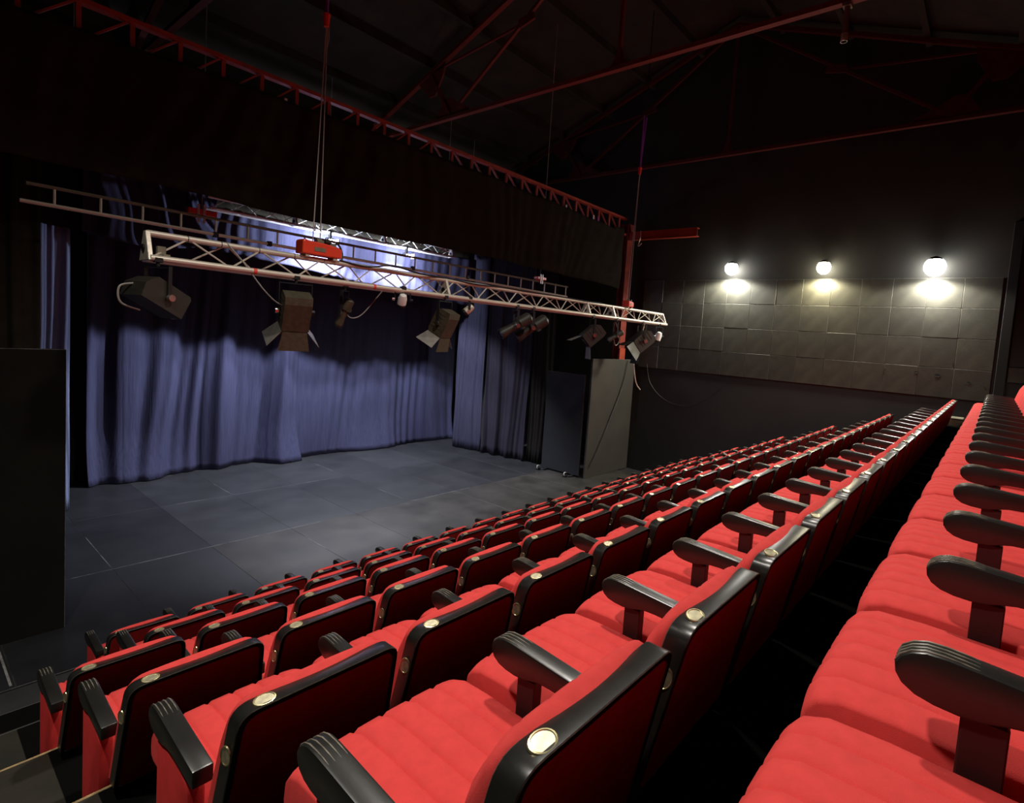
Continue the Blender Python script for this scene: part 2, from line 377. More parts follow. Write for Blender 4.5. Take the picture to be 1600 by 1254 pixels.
def make_back_cushion():
    rows = []
    for s in stations():
        edge = (max(0, 1-abs(s)**7))**.5; crown = 1-s*s
        cut = .060*(1-math.sqrt(max(0, 1-(max(0, abs(s)-.76)/.24)**2)))
        zt = ZT+.001+.008*crown-cut; g = groove(s)*.004; b0 = .054
        th = .026+.046*edge; tt = .016+.020*edge
        prof = [(b0, ZB+.02), (b0+th*.9-g, ZB+.01), (b0+th-g, ZB+.05), (b0+th*.97-g, (ZT+ZB)/2), (b0+(th+tt)*.55-g, zt-.085), (b0+tt*1.12-g, zt-.034),
                (b0+tt*.85-g*.6, zt-.010), (b0+tt*.5, zt), (b0+tt*.1, zt-.002), (b0-.002-.014*crown*edge, zt-.010), (b0, zt-.03)]
        hw = lambda z: .232+(.258-.232)*(ZT-z)/(ZT-ZB)
        rows.append([bk(s*hw(z), y, z) for y, z in prof])
    return MB().grid(rows, closed_v=True, caps=True)
cush_me = make_back_cushion().mesh('backrest_cushion', M['red'], smooth=True)
def make_seat_cushion():
    rows = []
    for s in stations():
        e = (max(0, 1-abs(s)**10))**.5; g = groove(s)*.0065; c = .010*(1-s*s)
        zt = .454+.013*e+c-g; inn = (1-e)*.014
        prof = [(.235, .35), (.235, zt-.012), (.25, zt), (.35, zt+.002), (.55, zt+.006), (.650-inn, zt+.002), (.688-inn, zt-.013-.3*g), (.706-inn, zt-.038), (.710-inn, zt-.07), (.705-inn, .36), (.67, .350)]
        rows.append([(s*.248, y, z) for y, z in prof])
    return MB().grid(rows, closed_v=True, caps=True)
seat_me = make_seat_cushion().mesh('seat_cushion', M['red'], smooth=True)
pan_me = MB().b6(-.235, .235, .25, .655, .305, .345).mesh('seat_pan', M['dark_metal'], bevel=.008)
def arm_profile():
    return [(.17, .545), (.17, .598), (.30, .608), (.43, .618), (.475, .621), (.505, .620), (.525, .613), (.540, .601), (.547, .586), (.545, .570), (.535, .555), (.515, .543), (.488, .537), (.455, .535), (.425, .538), (.398, .546), (.37, .552), (.33, .553), (.25, .549)]
arm_me = MB().prism(arm_profile(), 0, -.0275, .0275).mesh('armrest', [M['black_wood'], M['worn']], bevel=.0065, seg=2, smooth=True, angle=50)
rg = MB()
for x in (-.0195, -.0065, .0065, .0195):
    pts = [(x, .435, .6180), (x, .455, .6200), (x, .480, .6212), (x, .506, .6200), (x, .526, .6130), (x, .541, .6010), (x, .5475, .5870)]
    rg.tube(pts, [.0006, .0014, .0019, .0020, .0020, .0018, .0008], 5)
ridge_me = rg.mesh('grip_ridges', M['worn'], smooth=True)
post_me = MB().b6(-.017, .017, .402, .464, .012, .540).b6(-.022, .022, .36, .52, 0, .014).mesh('arm_post', M['post'], bevel=.003)
endp_me = MB().prism([(.235, 0), (.225, .50), (.24, .535), (.29, .549), (.39, .549), (.43, .537), (.485, .537), (.49, 0)], 0, -.024, .024).mesh('end_panel', M['red_side'], bevel=.010, seg=2, smooth=True)
def oval(rx, ry, rim=False):
    n = 20; mb = MB()
    a = [(rx*math.cos(2*math.pi*k/n), ry*math.sin(2*math.pi*k/n), 0) for k in range(n)]
    b = [(p[0]*.96, p[1]*.96, .003) for p in a]; c = [(p[0]*.84, p[1]*.84, .0035) for p in a]; d = [(p[0]*.80, p[1]*.80, .0020) for p in a]
    mb.grid([a+[a[0]], b+[b[0]], c+[c[0]]], mi=1); mb.grid([c+[c[0]], d+[d[0]]], mi=1); mb.add(d, [tuple(range(n))], 0)
    return mb.mesh('number_plate', [M['brass'], M['brass_rim']], smooth=True)
plate_me = oval(.030, .0205)
num = ['first', 'second', 'third', 'fourth', 'fifth', 'sixth', 'seventh', 'eighth', 'ninth', 'tenth', 'eleventh', 'twelfth', 'thirteenth', 'fourteenth', 'fifteenth', 'sixteenth', 'seventeenth', 'eighteenth', 'nineteenth', 'twentieth', 'twenty-first']
NSEAT = 21
def make_seat(xc, yb, zt, k, words, k0=0, lift=0):
    r = thing('theatre_seat', f'red theatre seat, {num[k-k0]} from the aisle in {words}', 'seat', (xc, yb, zt), 'red seats in tiered rows')
    obj('backrest_cushion', cush_me, r); obj('back_shell', shell_me, r); obj('back_panel', panel_me, r)
    obj('seat_cushion', seat_me, r); obj('seat_pan', pan_me, r)
    p = obj('number_plate', plate_me, r); p.location = (-.182, .024, ZT+.0005); p.rotation_euler = (.2, 0, 0)
    p = obj('number_plate', plate_me, r); p.location = (BX-.2475, .024+.125*RAKE, ZT-.125)
    p.rotation_euler = Matrix(((0, -.05, -1), (RAKE*-1, 1, 0), (1, RAKE, -.05))).to_euler()
    for side in ((-1,) if k < NSEAT-1 else (-1, 1)):
        a = obj('armrest', arm_me, r); a.location = (.268*side, .012, lift)
        g = obj('grip_ridges', ridge_me, a)
        if k == k0 or side == 1: q = obj('end_panel', endp_me, r)
        else: q = obj('arm_post', post_me, r)
        q.location = (.268*side, 0, 0); q.scale = (1, 1, 1+lift/.53)
    return r
for nm, yb, zt, words, edge in ROWS:
    for k in range(NSEAT):
        k0 = 1 if nm in 'FG' else 0
        if k >= k0: make_seat(.82+.55*k, yb-.02, zt, k, words, k0, ARM_LIFT[nm])

# ================================================================== DRAPES
def drape(name, label, cat, m, path, z0, z1, folds, depth, seed, nx=160, nz=26, flare=0., bottom=None, top=None, lean=0., group=None, thick=.006):
    """cloth hung along a straight path (two xy points); folds = folds per metre"""
    rnd = random.Random(seed); a = Vector(path[0]); b = Vector(path[1]); L = (b-a).length; t = (b-a)/L; nrm = Vector((t.y, -t.x))
    ph = [rnd.uniform(0, 6.28) for _ in range(8)]
    rows = []
    for j in range(nz+1):
        v = j/nz; row = []
        for i in range(nx+1):
            u = i/nx; s = u*L
            zb = z0 if bottom is None else bottom(u); zt = z1 if top is None else top(u)
            z = zt+(zb-zt)*v
            sw = s+lean*v*math.sin(s*.8+ph[6])*.25+.12*math.sin(1.3*s+ph[0])+.08*math.sin(2.9*s+ph[5])+.05*v*math.sin(7*v+s*3+ph[1])
            w_ = math.sin(2*math.pi*folds*sw+ph[2]); w_ = math.copysign(abs(w_)**.7, w_)
            amp = depth*(.35+.65*(.5+.5*math.sin(1.1*s+ph[3])))*(.55+.6*v)
            d = amp*w_+.3*depth*math.sin(2*math.pi*folds*2.3*sw+ph[4]+2*v)+(.012+.05*depth)*math.sin(2*math.pi*(1.2+folds*3.9)*sw+3*v+ph[7])*(.4+.6*math.sin(1.7*s+ph[2])**2)
            if flare: d += flare*max(0, (v-.82)/.18)**1.8*(.5+.5*math.sin(1.9*s+ph[5]))
            p = a+t*s+nrm*d
            row.append((p.x, p.y, z))
        rows.append(row)
    me = MB().grid(rows).mesh(name, m, smooth=True)
    o = obj(name, me); tag(o, label, cat, group)
    if thick:
        sd = o.modifiers.new('thickness', 'SOLIDIFY'); sd.thickness = thick; sd.offset = -1
    return o
# rear blackout curtain in two halves meeting at the centre
drape('stage_curtain', 'left half of the navy rear stage curtain, with deep folds', 'curtain', M['blue'], ((2.45, 13.0), (6.42, 13.0)), ZF+.012, 2.4, .8, .15, 3, nx=300, nz=44, flare=.28, lean=1)
drape('stage_curtain', 'right half of the navy rear stage curtain, with shallow folds', 'curtain', M['blue'], ((6.40, 13.02), (11.3, 13.02)), ZF+.012, 2.4, .6, .045, 11, nx=300, nz=44, flare=.24, lean=1)
# lit border hanging under the upstage truss
drape('border_curtain', 'brightly lit navy border cloth hanging behind the upstage truss', 'curtain', M['blue'], ((3.9, 11.5), (10.4, 11.5)), .8, 1.92, .7, .03, 21, nx=220, nz=20, bottom=lambda u: 1.15-.475*u+.015*math.sin(u*9)-.18*max(0, u-.8), group=None)
drape('border_curtain', 'added black strip standing for the unlit border top behind the upstage truss', 'curtain', M['blackdrape'], ((3.0, 11.57), (10.4, 11.57)), 1.84, 2.9, .5, .02, 25, nx=80, nz=6)  # black cloth stands in for the upper border left unlit
drape('border_curtain', 'dark sagging navy border cloth at upper left, gathered in slanting folds', 'curtain', M['blue'], ((2.1, 11.45), (4.0, 11.42)), .9, 2.3, 1.6, .05, 23, nx=160, nz=24, bottom=lambda u: 1.14-.16*math.sin(math.pi*u)+.10*u, lean=2)
t = thing('batten_pipe', 'black pipe batten high above the stage carrying the border strip', 'pipe', (3.0, 11.57, 2.9))
part('pipe', MB().tube([(-1.2, 0, .02), (7.5, 0, .02)], .025, 8), M['dark_metal'], t, smooth=True)
for x in (-1.0, 3.2, 7.3): part('cable', MB().tube([(x, 0, .03), (x, 0, roof_z(11.57)-2.9-.05)], .006, 5), M['steel_cable'], t)
# side legs, stage left (right in the picture)
drape('leg_curtain', 'narrow navy curtain standing forward at the right rear corner of the stage', 'curtain', M['blue_side'], ((10.50, 12.0), (10.68, 11.05)), ZF+.012, 2.4, 2.6, .05, 31, nx=90, nz=22)
drape('leg_curtain', 'dull purple-brown side curtain in front of the narrow navy corner curtain', 'curtain', M['purple_side'], ((10.66, 10.95), (10.90, 9.55)), ZF+.012, 2.4, 1.6, .06, 33, nx=140, nz=26, lean=1)
drape('leg_curtain', 'narrow black curtain strip right beside the blue-black flat', 'curtain', M['brown_side'], ((10.93, 9.5), (11.02, 8.9)), ZF+.012, 2.4, 1.8, .05, 35, nx=60, nz=16)
# legs at the left
drape('leg_curtain', 'narrow blue-grey curtain behind the left black flat, coloured paler as if lit', 'curtain', M['leg_lit'], ((1.14, 11.15), (1.96, 11.55)), ZF+.012, 1.15, 2.4, .05, 41, nx=90, nz=22)
drape('leg_curtain', 'black curtain at the far left edge above the black flat', 'curtain', M['blackdrape'], ((.2, 8.6), (1.19, 8.5)), ZF+.012, 2.6, 2.0, .05, 43, nx=80, nz=22)
# black valance across the proscenium
def vtop(u): return 2.74+.12*math.sin(math.pi*min(1, u*1.05)) if u < .97 else 2.80
drape('valance', 'wide black valance hanging below the red lattice girder over the stage', 'curtain', M['blackdrape'], ((.2, 7.58), (11.85, 7.58)), 1.4, 2.9, .45, .045, 51, nx=380, nz=24,
      bottom=lambda u: 1.37+.02*math.sin(u*13)-.08*max(0, (u-.9)/.1), top=vtop, lean=1.5)

# ================================================================== FLATS
def flat(name, label, m, x0, x1, y0, y1, z0, z1, edge=True):
    t = thing(name, label, 'panel', ((x0+x1)/2, (y0+y1)/2, z0))
    cx, cy = (x0+x1)/2, (y0+y1)/2
    part('board', MB().b6(x0-cx, x1-cx, y0-cy, y1-cy, 0, z1-z0), [m, M['flat_edge']], t, bevel=.004, bevel_mat=1)
    return t
t = flat('scenery_flat', 'tall black scenery flat at the left edge in front of the stage', M['flat_left'], -.6, 1.22, 7.28, 7.33, ZF, -.48)
part('foot', MB().prism([(7.33-7.305, 0), (7.33-7.305, .35), (7.62-7.305, 0)], 0, .60, .63), M['flat_left'], t)
t = flat('scenery_flat', 'tall grey-black scenery flat standing below the red column', M['flat'], 10.78, 12.72, 7.46, 7.51, ZF, -.47)
t = flat('scenery_flat', 'shorter blue-black scenery flat turned sideways beside the brown side curtain', M['flat_blue'], 10.73, 10.78, 7.62, 8.80, ZF+.04, -.88)
for y in (-.42, .42):
    part('foot', MB().b6(-.16, .02, y-.03, y+.03, -.04, 0), M['flat_blue'], t, bevel=.006)
for k, (px_, py_, lab) in enumerate(((10.52, 8.72, 'small pale metal weight on the stage at the rear foot of the blue-black flat'), (10.52, 7.86, 'small pale metal weight on the stage at the front foot of the blue-black flat'))):
    t = thing('stage_weight', lab, 'weight', (px_, py_, ZF+.002), 'weights by the blue-black flat')
    part('block', MB().b6(-.05, .05, -.04, .04, 0, .05), M['dark_metal'], t, bevel=.006)
    part('handle', MB().tube(smooth_path([(-.04, 0, .045), (-.045, 0, .10), (0, 0, .115), (.03, 0, .10)]), .010, 6), M['lamp_white'], t, smooth=True)

# ================================================================== STEELWORK
# lattice girder over the proscenium
g = thing('lattice_girder', 'long red lattice girder spanning the proscenium above the black valance', 'girder', (0, 7.7, 2.76))
part('top_chord', MB().b6(-.6, 12.1, -.05, .05, .31, .36), M['steel_red'], g)
part('bottom_chord', MB().b6(-.6, 12.1, -.05, .05, -.08, -.03), M['steel_red'], g)
XM = 5.9
xs = [XM+.4535*k for k in range(-13, 14)]
for x in xs:
    bar('lattice_post', (x, 0, -.04), (x, 0, .33), .045, .035, M['steel_red'], g)
for i in range(len(xs)-1):
    a, b = xs[i], xs[i+1]
    if a < XM-.1: bar('lattice_diagonal', (a+.05, 0, -.02), (b-.03, 0, .32), .04, .02, M['steel_red'], g)
    else: bar('lattice_diagonal', (a+.03, 0, .32), (b-.05, 0, -.02), .04, .02, M['steel_red'], g)
for x, c in ((10.78, M['purple']), (9.55, M['lamp_white']), (10.6, M['lamp_white']), (3.46, M['lamp_white'])):
    part('clip', MB().b6(x-.02, x+.02, -.075, -.05, .02, .12), c, g, bevel=.004)
# column with flanges
c = thing('steel_column', 'red steel column rising behind the grey-black flat at right of the stage', 'column', (12.3, 7.74, ZF))
HC = 3.0-ZF
part('flange', MB().b6(-.13, .13, -.10, -.08, -.018, HC), M['steel_red_half_shade'], c)
part('flange', MB().b6(-.13, .13, .08, .10, -.018, HC), M['steel_red_half_shade'], c)
part('web', MB().b6(-.012, .012, -.08, .08, -.018, HC), M['steel_red_half_shade'], c)
part('bracket', MB().prism([(-.13, 3.20), (-.13, 2.45), (.05, 2.3), (.13, 2.45), (.13, 3.20)], 1, -.13, -.10), M['steel_red'], c)
b = thing('steel_beam', 'short horizontal red steel beam reaching from the column along the right wall', 'beam', (12.25, 6.72, 2.58))
part('flange', MB().b6(-.07, .07, -.96, .90, .19, .205), M['steel_red'], b)
part('flange', MB().b6(-.07, .07, -.96, .90, 0, .015), M['steel_red'], b)
part('web', MB().b6(-.055, -.04, -.96, .90, .015, .19), M['steel_red'], b)
part('clamp', MB().tube(smooth_path([(-.08, .55, .21), (-.085, .55, .02), (-.08, .60, -.16), (-.08, .50, -.10)]), .012, 6), M['alu'], b, smooth=True)
# roof trusses
def roof_truss(x, label, m):
    t = thing('roof_truss', label, 'roof truss', (x, RY, 4.46)); z = lambda yy: roof_z(yy)-4.46-.20
    bar('bottom_chord', (0, -9.2, 0), (0, 8.4, 0), .10, .07, m, t)
    bar('top_chord', (0, 0, z(RY)), (0, 8.4, z(RY+8.4)), .10, .08, m, t)
    bar('top_chord', (0, 0, z(RY)), (0, -9.2, z(RY-9.2)), .10, .08, m, t)
    bar('king_post', (0, 0, 0), (0, 0, z(RY)), .06, .06, m, t)
    for s in (1, -1):
        bar('diagonal', (0, 4.2*s, .08), (0, .1*s, z(RY)-.1), .055, .055, m, t)
        bar('strut', (0, 4.2*s, .05), (0, 4.95*s, z(RY+4.95)), .10, .06, m, t)
        bar('tie', (0, 2.15*s, 1.36), (0, 4.95*s, z(RY+4.95)), .04, .04, m, t)
        part('gusset', MB().prism([(4.65*s, .0), (4.62*s, .12), (4.42*s, .42), (4.22*s, .42), (4.0*s, .28), (3.6*s, .10), (3.6*s, .0)], 0, -.02, .02), m, t)
        part('gusset', MB().prism([(4.45*s, z(RY+4.95)+.2), (5.4*s, z(RY+4.95)-.1), (5.25*s, z(RY+4.95)-.25), (4.95*s, z(RY+4.95)-.52), (4.75*s, z(RY+4.95)-.52), (4.5*s, z(RY+4.95)-.1)], 0, -.02, .02), m, t)
        part('gusset', MB().prism([(2.35*s, 1.28), (2.35*s, 1.45), (2.0*s, 1.50), (1.95*s, 1.36)], 0, -.02, .02), m, t)
    part('gusset', MB().prism([(-.25, -.03), (.25, -.03), (.10, .12), (.04, .32), (-.04, .32), (-.10, .12)], 0, -.02, .02), m, t)
    return t
roof_truss(12.45, 'red roof truss in shade close to the right wall', M['steel_red_shade'])
nt_ = roof_truss(7.75, 'red roof truss crossing overhead nearer the middle of the hall', M['steel_red_half_shade'])
roof_truss(3.05, 'red roof truss in shade overhead at the upper left', M['steel_red_shade'])
t = thing('hanging_pipe', 'short dull grey pipe hanging from the nearer red roof truss at top right', 'pipe', (7.75, 1.9, 4.42))
part('pipe', MB().tube([(0, 0, 0), (0, 0, -.46)], .035, 10), M['olive'], t, smooth=True)
part('ring', MB().tube([(0, 0, -.36), (0, 0, -.46)], .042, 10), M['alu'], t, smooth=True)
part('hook', MB().b6(-.06, .06, -.05, .05, -.04, .0), M['olive'], t)

# ================================================================== TRUSSES
def tri_truss(name, label, x0, x1, y, zb, h, dy, r, pitch, m, plates, loc_z=None):
    t = thing(name, label, 'truss', (x0, y, zb)); L = x1-x0
    ch = [(-dy, 0), (dy, 0), (0, h)]
    for cy, cz in ch: rod('chord', (0, cy, cz), (L, cy, cz), r, m, t, 10)
    n = int(L/pitch); p = L/n
    for k in range(n):
        xa, xb, xm = k*p, (k+1)*p, (k+.5)*p
        for sy in (-dy, dy):
            off = 0 if sy < 0 else p*.5
            A = (min(xa+off, L), sy, 0); B = (min(xm+off, L), 0, h); Cc = (min(xb+off, L), sy, 0)
            rod('brace', A, B, r*.30, m, t); rod('brace', B, Cc, r*.30, m, t)
        rod('brace', (xa, -dy, 0), (xb, dy, 0), r*.30, m, t)
    for xp in plates:
        xp -= x0
        mb = MB().prism([(-dy-.02, -.02), (dy+.02, -.02), (.03, h+.02), (-.03, h+.02)], 0, xp-.02, xp+.02)
        part('joint_plate', mb, m, t, bevel=.004)
        for q in (0,):
            part('bolt', MB().tube([(xp-.035, 0, h*.4), (xp+.035, 0, h*.4)], .035, 8), M['dark_metal'], t)
    return t
TZ = .46
main = tri_truss('lighting_truss', 'long aluminium lighting truss hung over the front edge of the stage', 1.62, 11.85, 6.3, TZ, .235, .125, .031, .66, M['alu'], (1.62, 5.20, 8.72, 9.62, 11.83))
for x in (2.52, 3.95):
    part('tape_band', MB().tube([(x-1.62, -.125, 0), (x-1.62+.035, -.125, 0)], .0325, 10), M['tape_red'], main, smooth=True)
for x in (1.95, 2.25, 2.62, 3.0, 3.35):
    part('cable_tie', MB().tube([(x-1.62, 0, .235), (x-1.62+.008, 0, .235)], .0325, 10), M['cable_black'], main)
part('end_bracket', MB().b6(.06, .13, -.10, -.05, .02, .12).b6(.10, .16, -.12, -.08, 0, .05), M['olive'], main, bevel=.004)
UT = tri_truss('lighting_truss', 'bright floodlit truss half hidden by the valance above the stage', 3.75, 9.35, 11.12, 1.83, .20, .10, .024, .60, M['alu_bright'], (5.30, 7.33, 9.33))
part('clamp_frame', MB().b6(1.90, 1.93, -.12, -.09, -.05, .25).b6(2.04, 2.07, -.12, -.09, -.05, .25).b6(1.85, 2.12, -.12, -.09, .22, .25), M['alu_bright'], UT)
# ladder beam
lad = thing('ladder_beam', 'flat pipe ladder beam hung level above the stage behind the front truss', 'beam', (0.952, 7.90, 1.047)); lad.scale = (.952, .952, .952)
rod('rail', (0.05, 0, .145), (9.65, 0, .115), .020, M['olive'], lad, 8)
rod('rail', (0.0, 0, -.05), (9.65, 0, -.12), .022, M['alu'], lad, 8)
for k in range(24):
    x = .28+.405*k; rod('rung', (x, 0, -.05-.07*x/9.65), (x, 0, .14), .013, M['alu'], lad, 6)
for x in (1.9, 2.6, 5.1, 6.4):
    part('clamp', MB().b6(x-.03, x+.03, -.03, .03, -.10, -.03), M['dark_metal'], lad, bevel=.005)

# ================================================================== HOISTS
def hoist(name, label, loc, length, h, ztop, sling=None, lean=0):
    t = thing(name, label, 'hoist', loc)
    part('body', MB().prism([(-length/2, 0), (-length/2, h*.85), (-length*.45, h*.98), (-length*.36, h*.9), (length*.05, h*.86), (length*.42, h*.74), (length/2, h*.62), (length/2, 0)], 1, -.09, .09), M['hoist_red'], t, bevel=.014, seg=2)
    part('motor', MB().tube([(-length*.10, 0, h*.92), (length*.02, 0, h*.92), (length*.03, 0, h*.88), (length*.40, 0, h*.80)], [h*.30, h*.30, h*.24, h*.22], 10), M['olive'], t, smooth=True)
    part('motor_cap', MB().tube([(length*.08, -.05, h*1.02), (length*.22, -.05, h*.99)], h*.13, 8), M['cable_black'], t, smooth=True)
    part('label_plate', MB().b6(-length*.22, length*.06, -.095, -.09, h*.25, h*.52), M['olive'], t)
    top = ztop-loc[2]
    part('cable', MB().tube([(-length*.08-.045, 0, h*.7), (lean, 0, top)], .006, 6), M['steel_cable'], t, smooth=True)
    part('cable', MB().tube([(-length*.08+.045, 0, h*.7), (lean+.012, 0, top)], .006, 6), M['steel_cable'], t, smooth=True)
    part('hook_block', MB().tube([(lean, 0, top-.04), (lean, 0, top+.10)], [.03, .045], 8), M['hoist_red'], t, smooth=True)
    part('chain', MB().tube(smooth_path([(lean+.02, 0, top-.02), (lean+.035, .02, top-.15), (lean+.01, .02, top-.28)]), .016, 6), M['olive'], t, smooth=True)
    part('foot', MB().b6(-length*.4, -length*.3, -.07, .07, -.03, 0), M['alu'], t); part('foot', MB().b6(length*.3, length*.4, -.07, .07, -.03, 0), M['alu'], t)
    part('power_cable', MB().tube(smooth_path([(length*.3, 0, h*.8), (length*.5, .02, h*1.05), (length*.62, .02, h*.5), (length*.6, 0, -.02)]), .012, 6), M['cable_black'], t, smooth=True)
    zr = roof_z(loc[1])-.25-loc[2]
    if sling:
        for s in (-1, 1):
            part('sling', MB().tube([(lean, 0, top+.08), (lean+.06+.05*s, 0, sling-loc[2])], .018, 6), M['purple'], t, smooth=True)
        part('shackle', MB().tube([(lean+.06, 0, sling-loc[2]), (lean+.06, 0, zr)], .012, 6), M['cable_black'], t)
    else:
        part('sling', MB().tube([(lean, 0, top+.08), (lean, 0, zr)], .02, 6), M['purple'], t, smooth=True)
    return t
hoist('chain_hoist', 'large red electric hoist sitting on the left part of the front truss', (3.30, 6.3, .74), .48, .17, 3.36, None, -.02)
hoist('chain_hoist', 'small red hoist at the right end of the front truss', (10.25, 6.3, .74), .20, .14, 3.60, 4.78, .05)
for nm_, lab, (x, y, z), sc in (('clamp_hoist', 'small red hoist on the right end of the floodlit upstage truss', (9.1, 11.12, 2.06), .5), ('clamp_hoist', 'dull dark red hoist at the left end of the floodlit upstage truss', (3.62, 11.0, 1.66), .45), ('clamp_hoist', 'tiny red and white hoist above the right end of the ladder beam', (9.15, 7.90, 1.20), .29)):
    t = thing(nm_, lab, 'hoist', (x, y, z))
    part('body', MB().b6(-sc*.5, sc*.5, -.06, .06, 0, sc*.22).b6(-sc*.3, sc*.1, -.05, .05, -.10*sc, 0), M['hoist_red'], t, bevel=.01)
    part('frame', MB().b6(-sc*.2, -sc*.12, -.07, -.06, -sc*.3, sc*.4).b6(sc*.0, sc*.08, -.07, -.06, -sc*.3, sc*.4), M['alu_bright'], t)
    part('cable', MB().tube([(0, 0, sc*.2), (0, 0, roof_z(y)-.02-z)], .006, 5), M['steel_cable'], t)

# ================================================================== STAGE LIGHTS
def frame_from(aim):
    f = Vector(aim).normalized(); q = f.to_track_quat('Y', 'Z'); return q.to_matrix().to_4x4()
def fixture(label, top, drop, aim, kind, size=1., m=None, doors=(), clampz=.0, doorm=None):
    """top: point under the chord; the lamp hangs below it by drop and aims along aim"""
    m = m or M['lamp_black']; t = thing('stage_light', label, 'stage light', top)
    s = size; R = frame_from(aim); C0 = Vector((0, 0, -drop))
    hor = Vector((aim[0], aim[1], 0)).normalized(); side = Vector((hor.y, -hor.x, 0)); wd = .13*s if kind != 'profile' else .085*s
    part('clamp', MB().tube([(0, 0, .05), (0, 0, -.045)], .017, 8).b6(-.035, .035, -.03, .03, -.005, .04), M['dark_metal'], t, bevel=.003)
    yk = []
    for sg in (-1, 1): yk += [side*sg*(wd+.02)]
    yt = Vector((0, 0, -.05))
    for a in (0,):
        mb = MB(); Rz = Matrix.Rotation(math.atan2(side.y, side.x), 3, 'Z')
        mb.box(yt, (2*(wd+.025), .035, .008), 0, Rz)
        for sg in (-1, 1):
            c = yt.lerp(C0, .5)+side*sg*(wd+.02); mb.box(c, (.008, .035, drop-.03), 0, Rz)
        part('yoke', mb, M['dark_metal'] if kind != 'par_white' else M['lamp_white'], t)
    for sg in (-1, 1):
        p = C0+side*sg*(wd+.02)
        part('knob', MB().tube([p, p+side*sg*.035], .030*s, 10), M['chrome'] if (sg > 0 if kind == 'box' else sg < 0) else M['dark_metal'], t, smooth=True)
    body = MB()
    if kind == 'box':        # plano-convex spot: box housing with ribbed top
        body.prism([(-.20*s, -.10*s), (-.22*s, .02*s), (-.15*s, .115*s), (.17*s, .115*s), (.19*s, .09*s), (.19*s, -.10*s)], 0, -wd, wd)
        for k in range(4): body.b6(-wd*.8, wd*.8, -.12*s+.07*s*k, -.10*s+.07*s*k, .115*s, .122*s)
        front = .19*s; lr = .085*s
    elif kind == 'fresnel':
        body.prism([(-.19*s, -.10*s), (-.19*s, .06*s), (-.13*s, .12*s), (.12*s, .12*s), (.16*s, .10*s), (.16*s, -.12*s), (-.12*s, -.12*s)], 0, -wd*.95, wd*.95)
        for k in range(5): body.b6(-wd*.99, wd*.99, -.14*s+.05*s*k, -.125*s+.05*s*k, -.06*s, .10*s)
        front = .16*s; lr = .09*s
    elif kind == 'profile':
        body.tube([(0, -.26*s, 0), (0, -.23*s, 0), (0, -.06*s, 0), (0, -.04*s, 0), (0, .10*s, 0), (0, .20*s, 0), (0, .24*s, 0)], [.05*s, .085*s, .085*s, .06*s, .06*s, .075*s, .075*s], 12)
        body.b6(-.05*s, .05*s, -.10*s, -.05*s, -.09*s, .09*s)
        front = .24*s; lr = .065*s
    else:                     # par can
        body.tube([(0, -.13*s, 0), (0, -.11*s, 0), (0, -.02*s, 0), (0, .12*s, 0)], [.04*s, .07*s, .095*s, .095*s], 14)
        front = .12*s; lr = .085*s
    o = part('housing', body, m, t, smooth=True); o.matrix_local = Matrix.Translation(C0) @ R
    if kind in ('box', 'fresnel'): o.data.polygons.foreach_set('use_smooth', [False]*len(o.data.polygons))
    l = part('lens', MB().tube([(0, front-.004, 0), (0, front+.006, 0), (0, front+.016, 0)], [lr, lr*.97, lr*.5], 16), M['lens'], t, smooth=True); l.matrix_local = Matrix.Translation(C0) @ R
    ringm = M['chrome'] if kind == 'box' else M['dark_metal']
    rm = MB(); n = 18
    rr = [[(q*math.cos(2*math.pi*k/n), y_, q*math.sin(2*math.pi*k/n)) for k in range(n+1)] for q, y_ in ((lr*1.0, front-.01), (lr*1.0, front+.022), (lr*1.14, front+.022), (lr*1.14, front-.01))]
    r_ = part('lens_ring', rm.grid(rr), ringm, t, smooth=True); r_.matrix_local = Matrix.Translation(C0) @ R
    dl = .19*s
    for d, ang in doors:
        mb = MB().add([(-.11*s, 0, 0), (.11*s, 0, 0), (.145*s, dl, 0), (-.145*s, dl, 0), (-.11*s, 0, .003), (.11*s, 0, .003), (.145*s, dl, .003), (-.145*s, dl, .003)],
                      [(0, 1, 2, 3), (7, 6, 5, 4), (0, 4, 5, 1), (1, 5, 6, 2), (2, 6, 7, 3), (3, 7, 4, 0)])
        dd = part('barn_door', mb, (doorm or m) if (d in 'lr' or len(doors) < 4) else m, t)
        Rr = Matrix.Rotation({'t': 0, 'r': math.pi/2, 'b': math.pi, 'l': -math.pi/2}[d], 4, 'Y')
        dd.matrix_local = Matrix.Translation(C0) @ R @ Matrix.Translation((0, front+.01, 0)) @ Rr @ Matrix.Translation((0, 0, .115*s)) @ Matrix.Rotation(ang, 4, 'X')
    return t
TB = TZ-.03
fy = 6.3-.125
f1 = fixture('olive-black box spotlight at the left end of the front truss, aimed right', (1.68, fy, TB), .33, (.82, .30, -.46), 'box', 1.08, M['lamp_black'])
tail = part('cable', MB().tube(smooth_path([(-.2, -.05, -.22), (-.30, -.05, -.26), (-.29, -.05, -.40), (-.14, -.02, -.46)]), .009, 6), M['cable_grey'], f1, smooth=True)
fixture('brown fresnel with open barn doors below the red hoist on the front truss', (2.98, fy, TB), .36, (.10, .42, -.90), 'fresnel', 1.15, M['lamp_brown'], (('l', .7), ('r', .7), ('b', .25), ('t', .3)), doorm=M['door_lit'])
fixture('small dull gold spotlight hanging dim behind the front truss, right of the first fresnel', (3.72, 6.3+.125, TB), .32, (-.22, .35, -.92), 'profile', .72, M['lamp_brown'])
fixture('small white par can just under the front truss, left of middle', (4.40, fy, TB+.04), .13, (.2, .5, -.8), 'par', .62, M['lamp_white'])
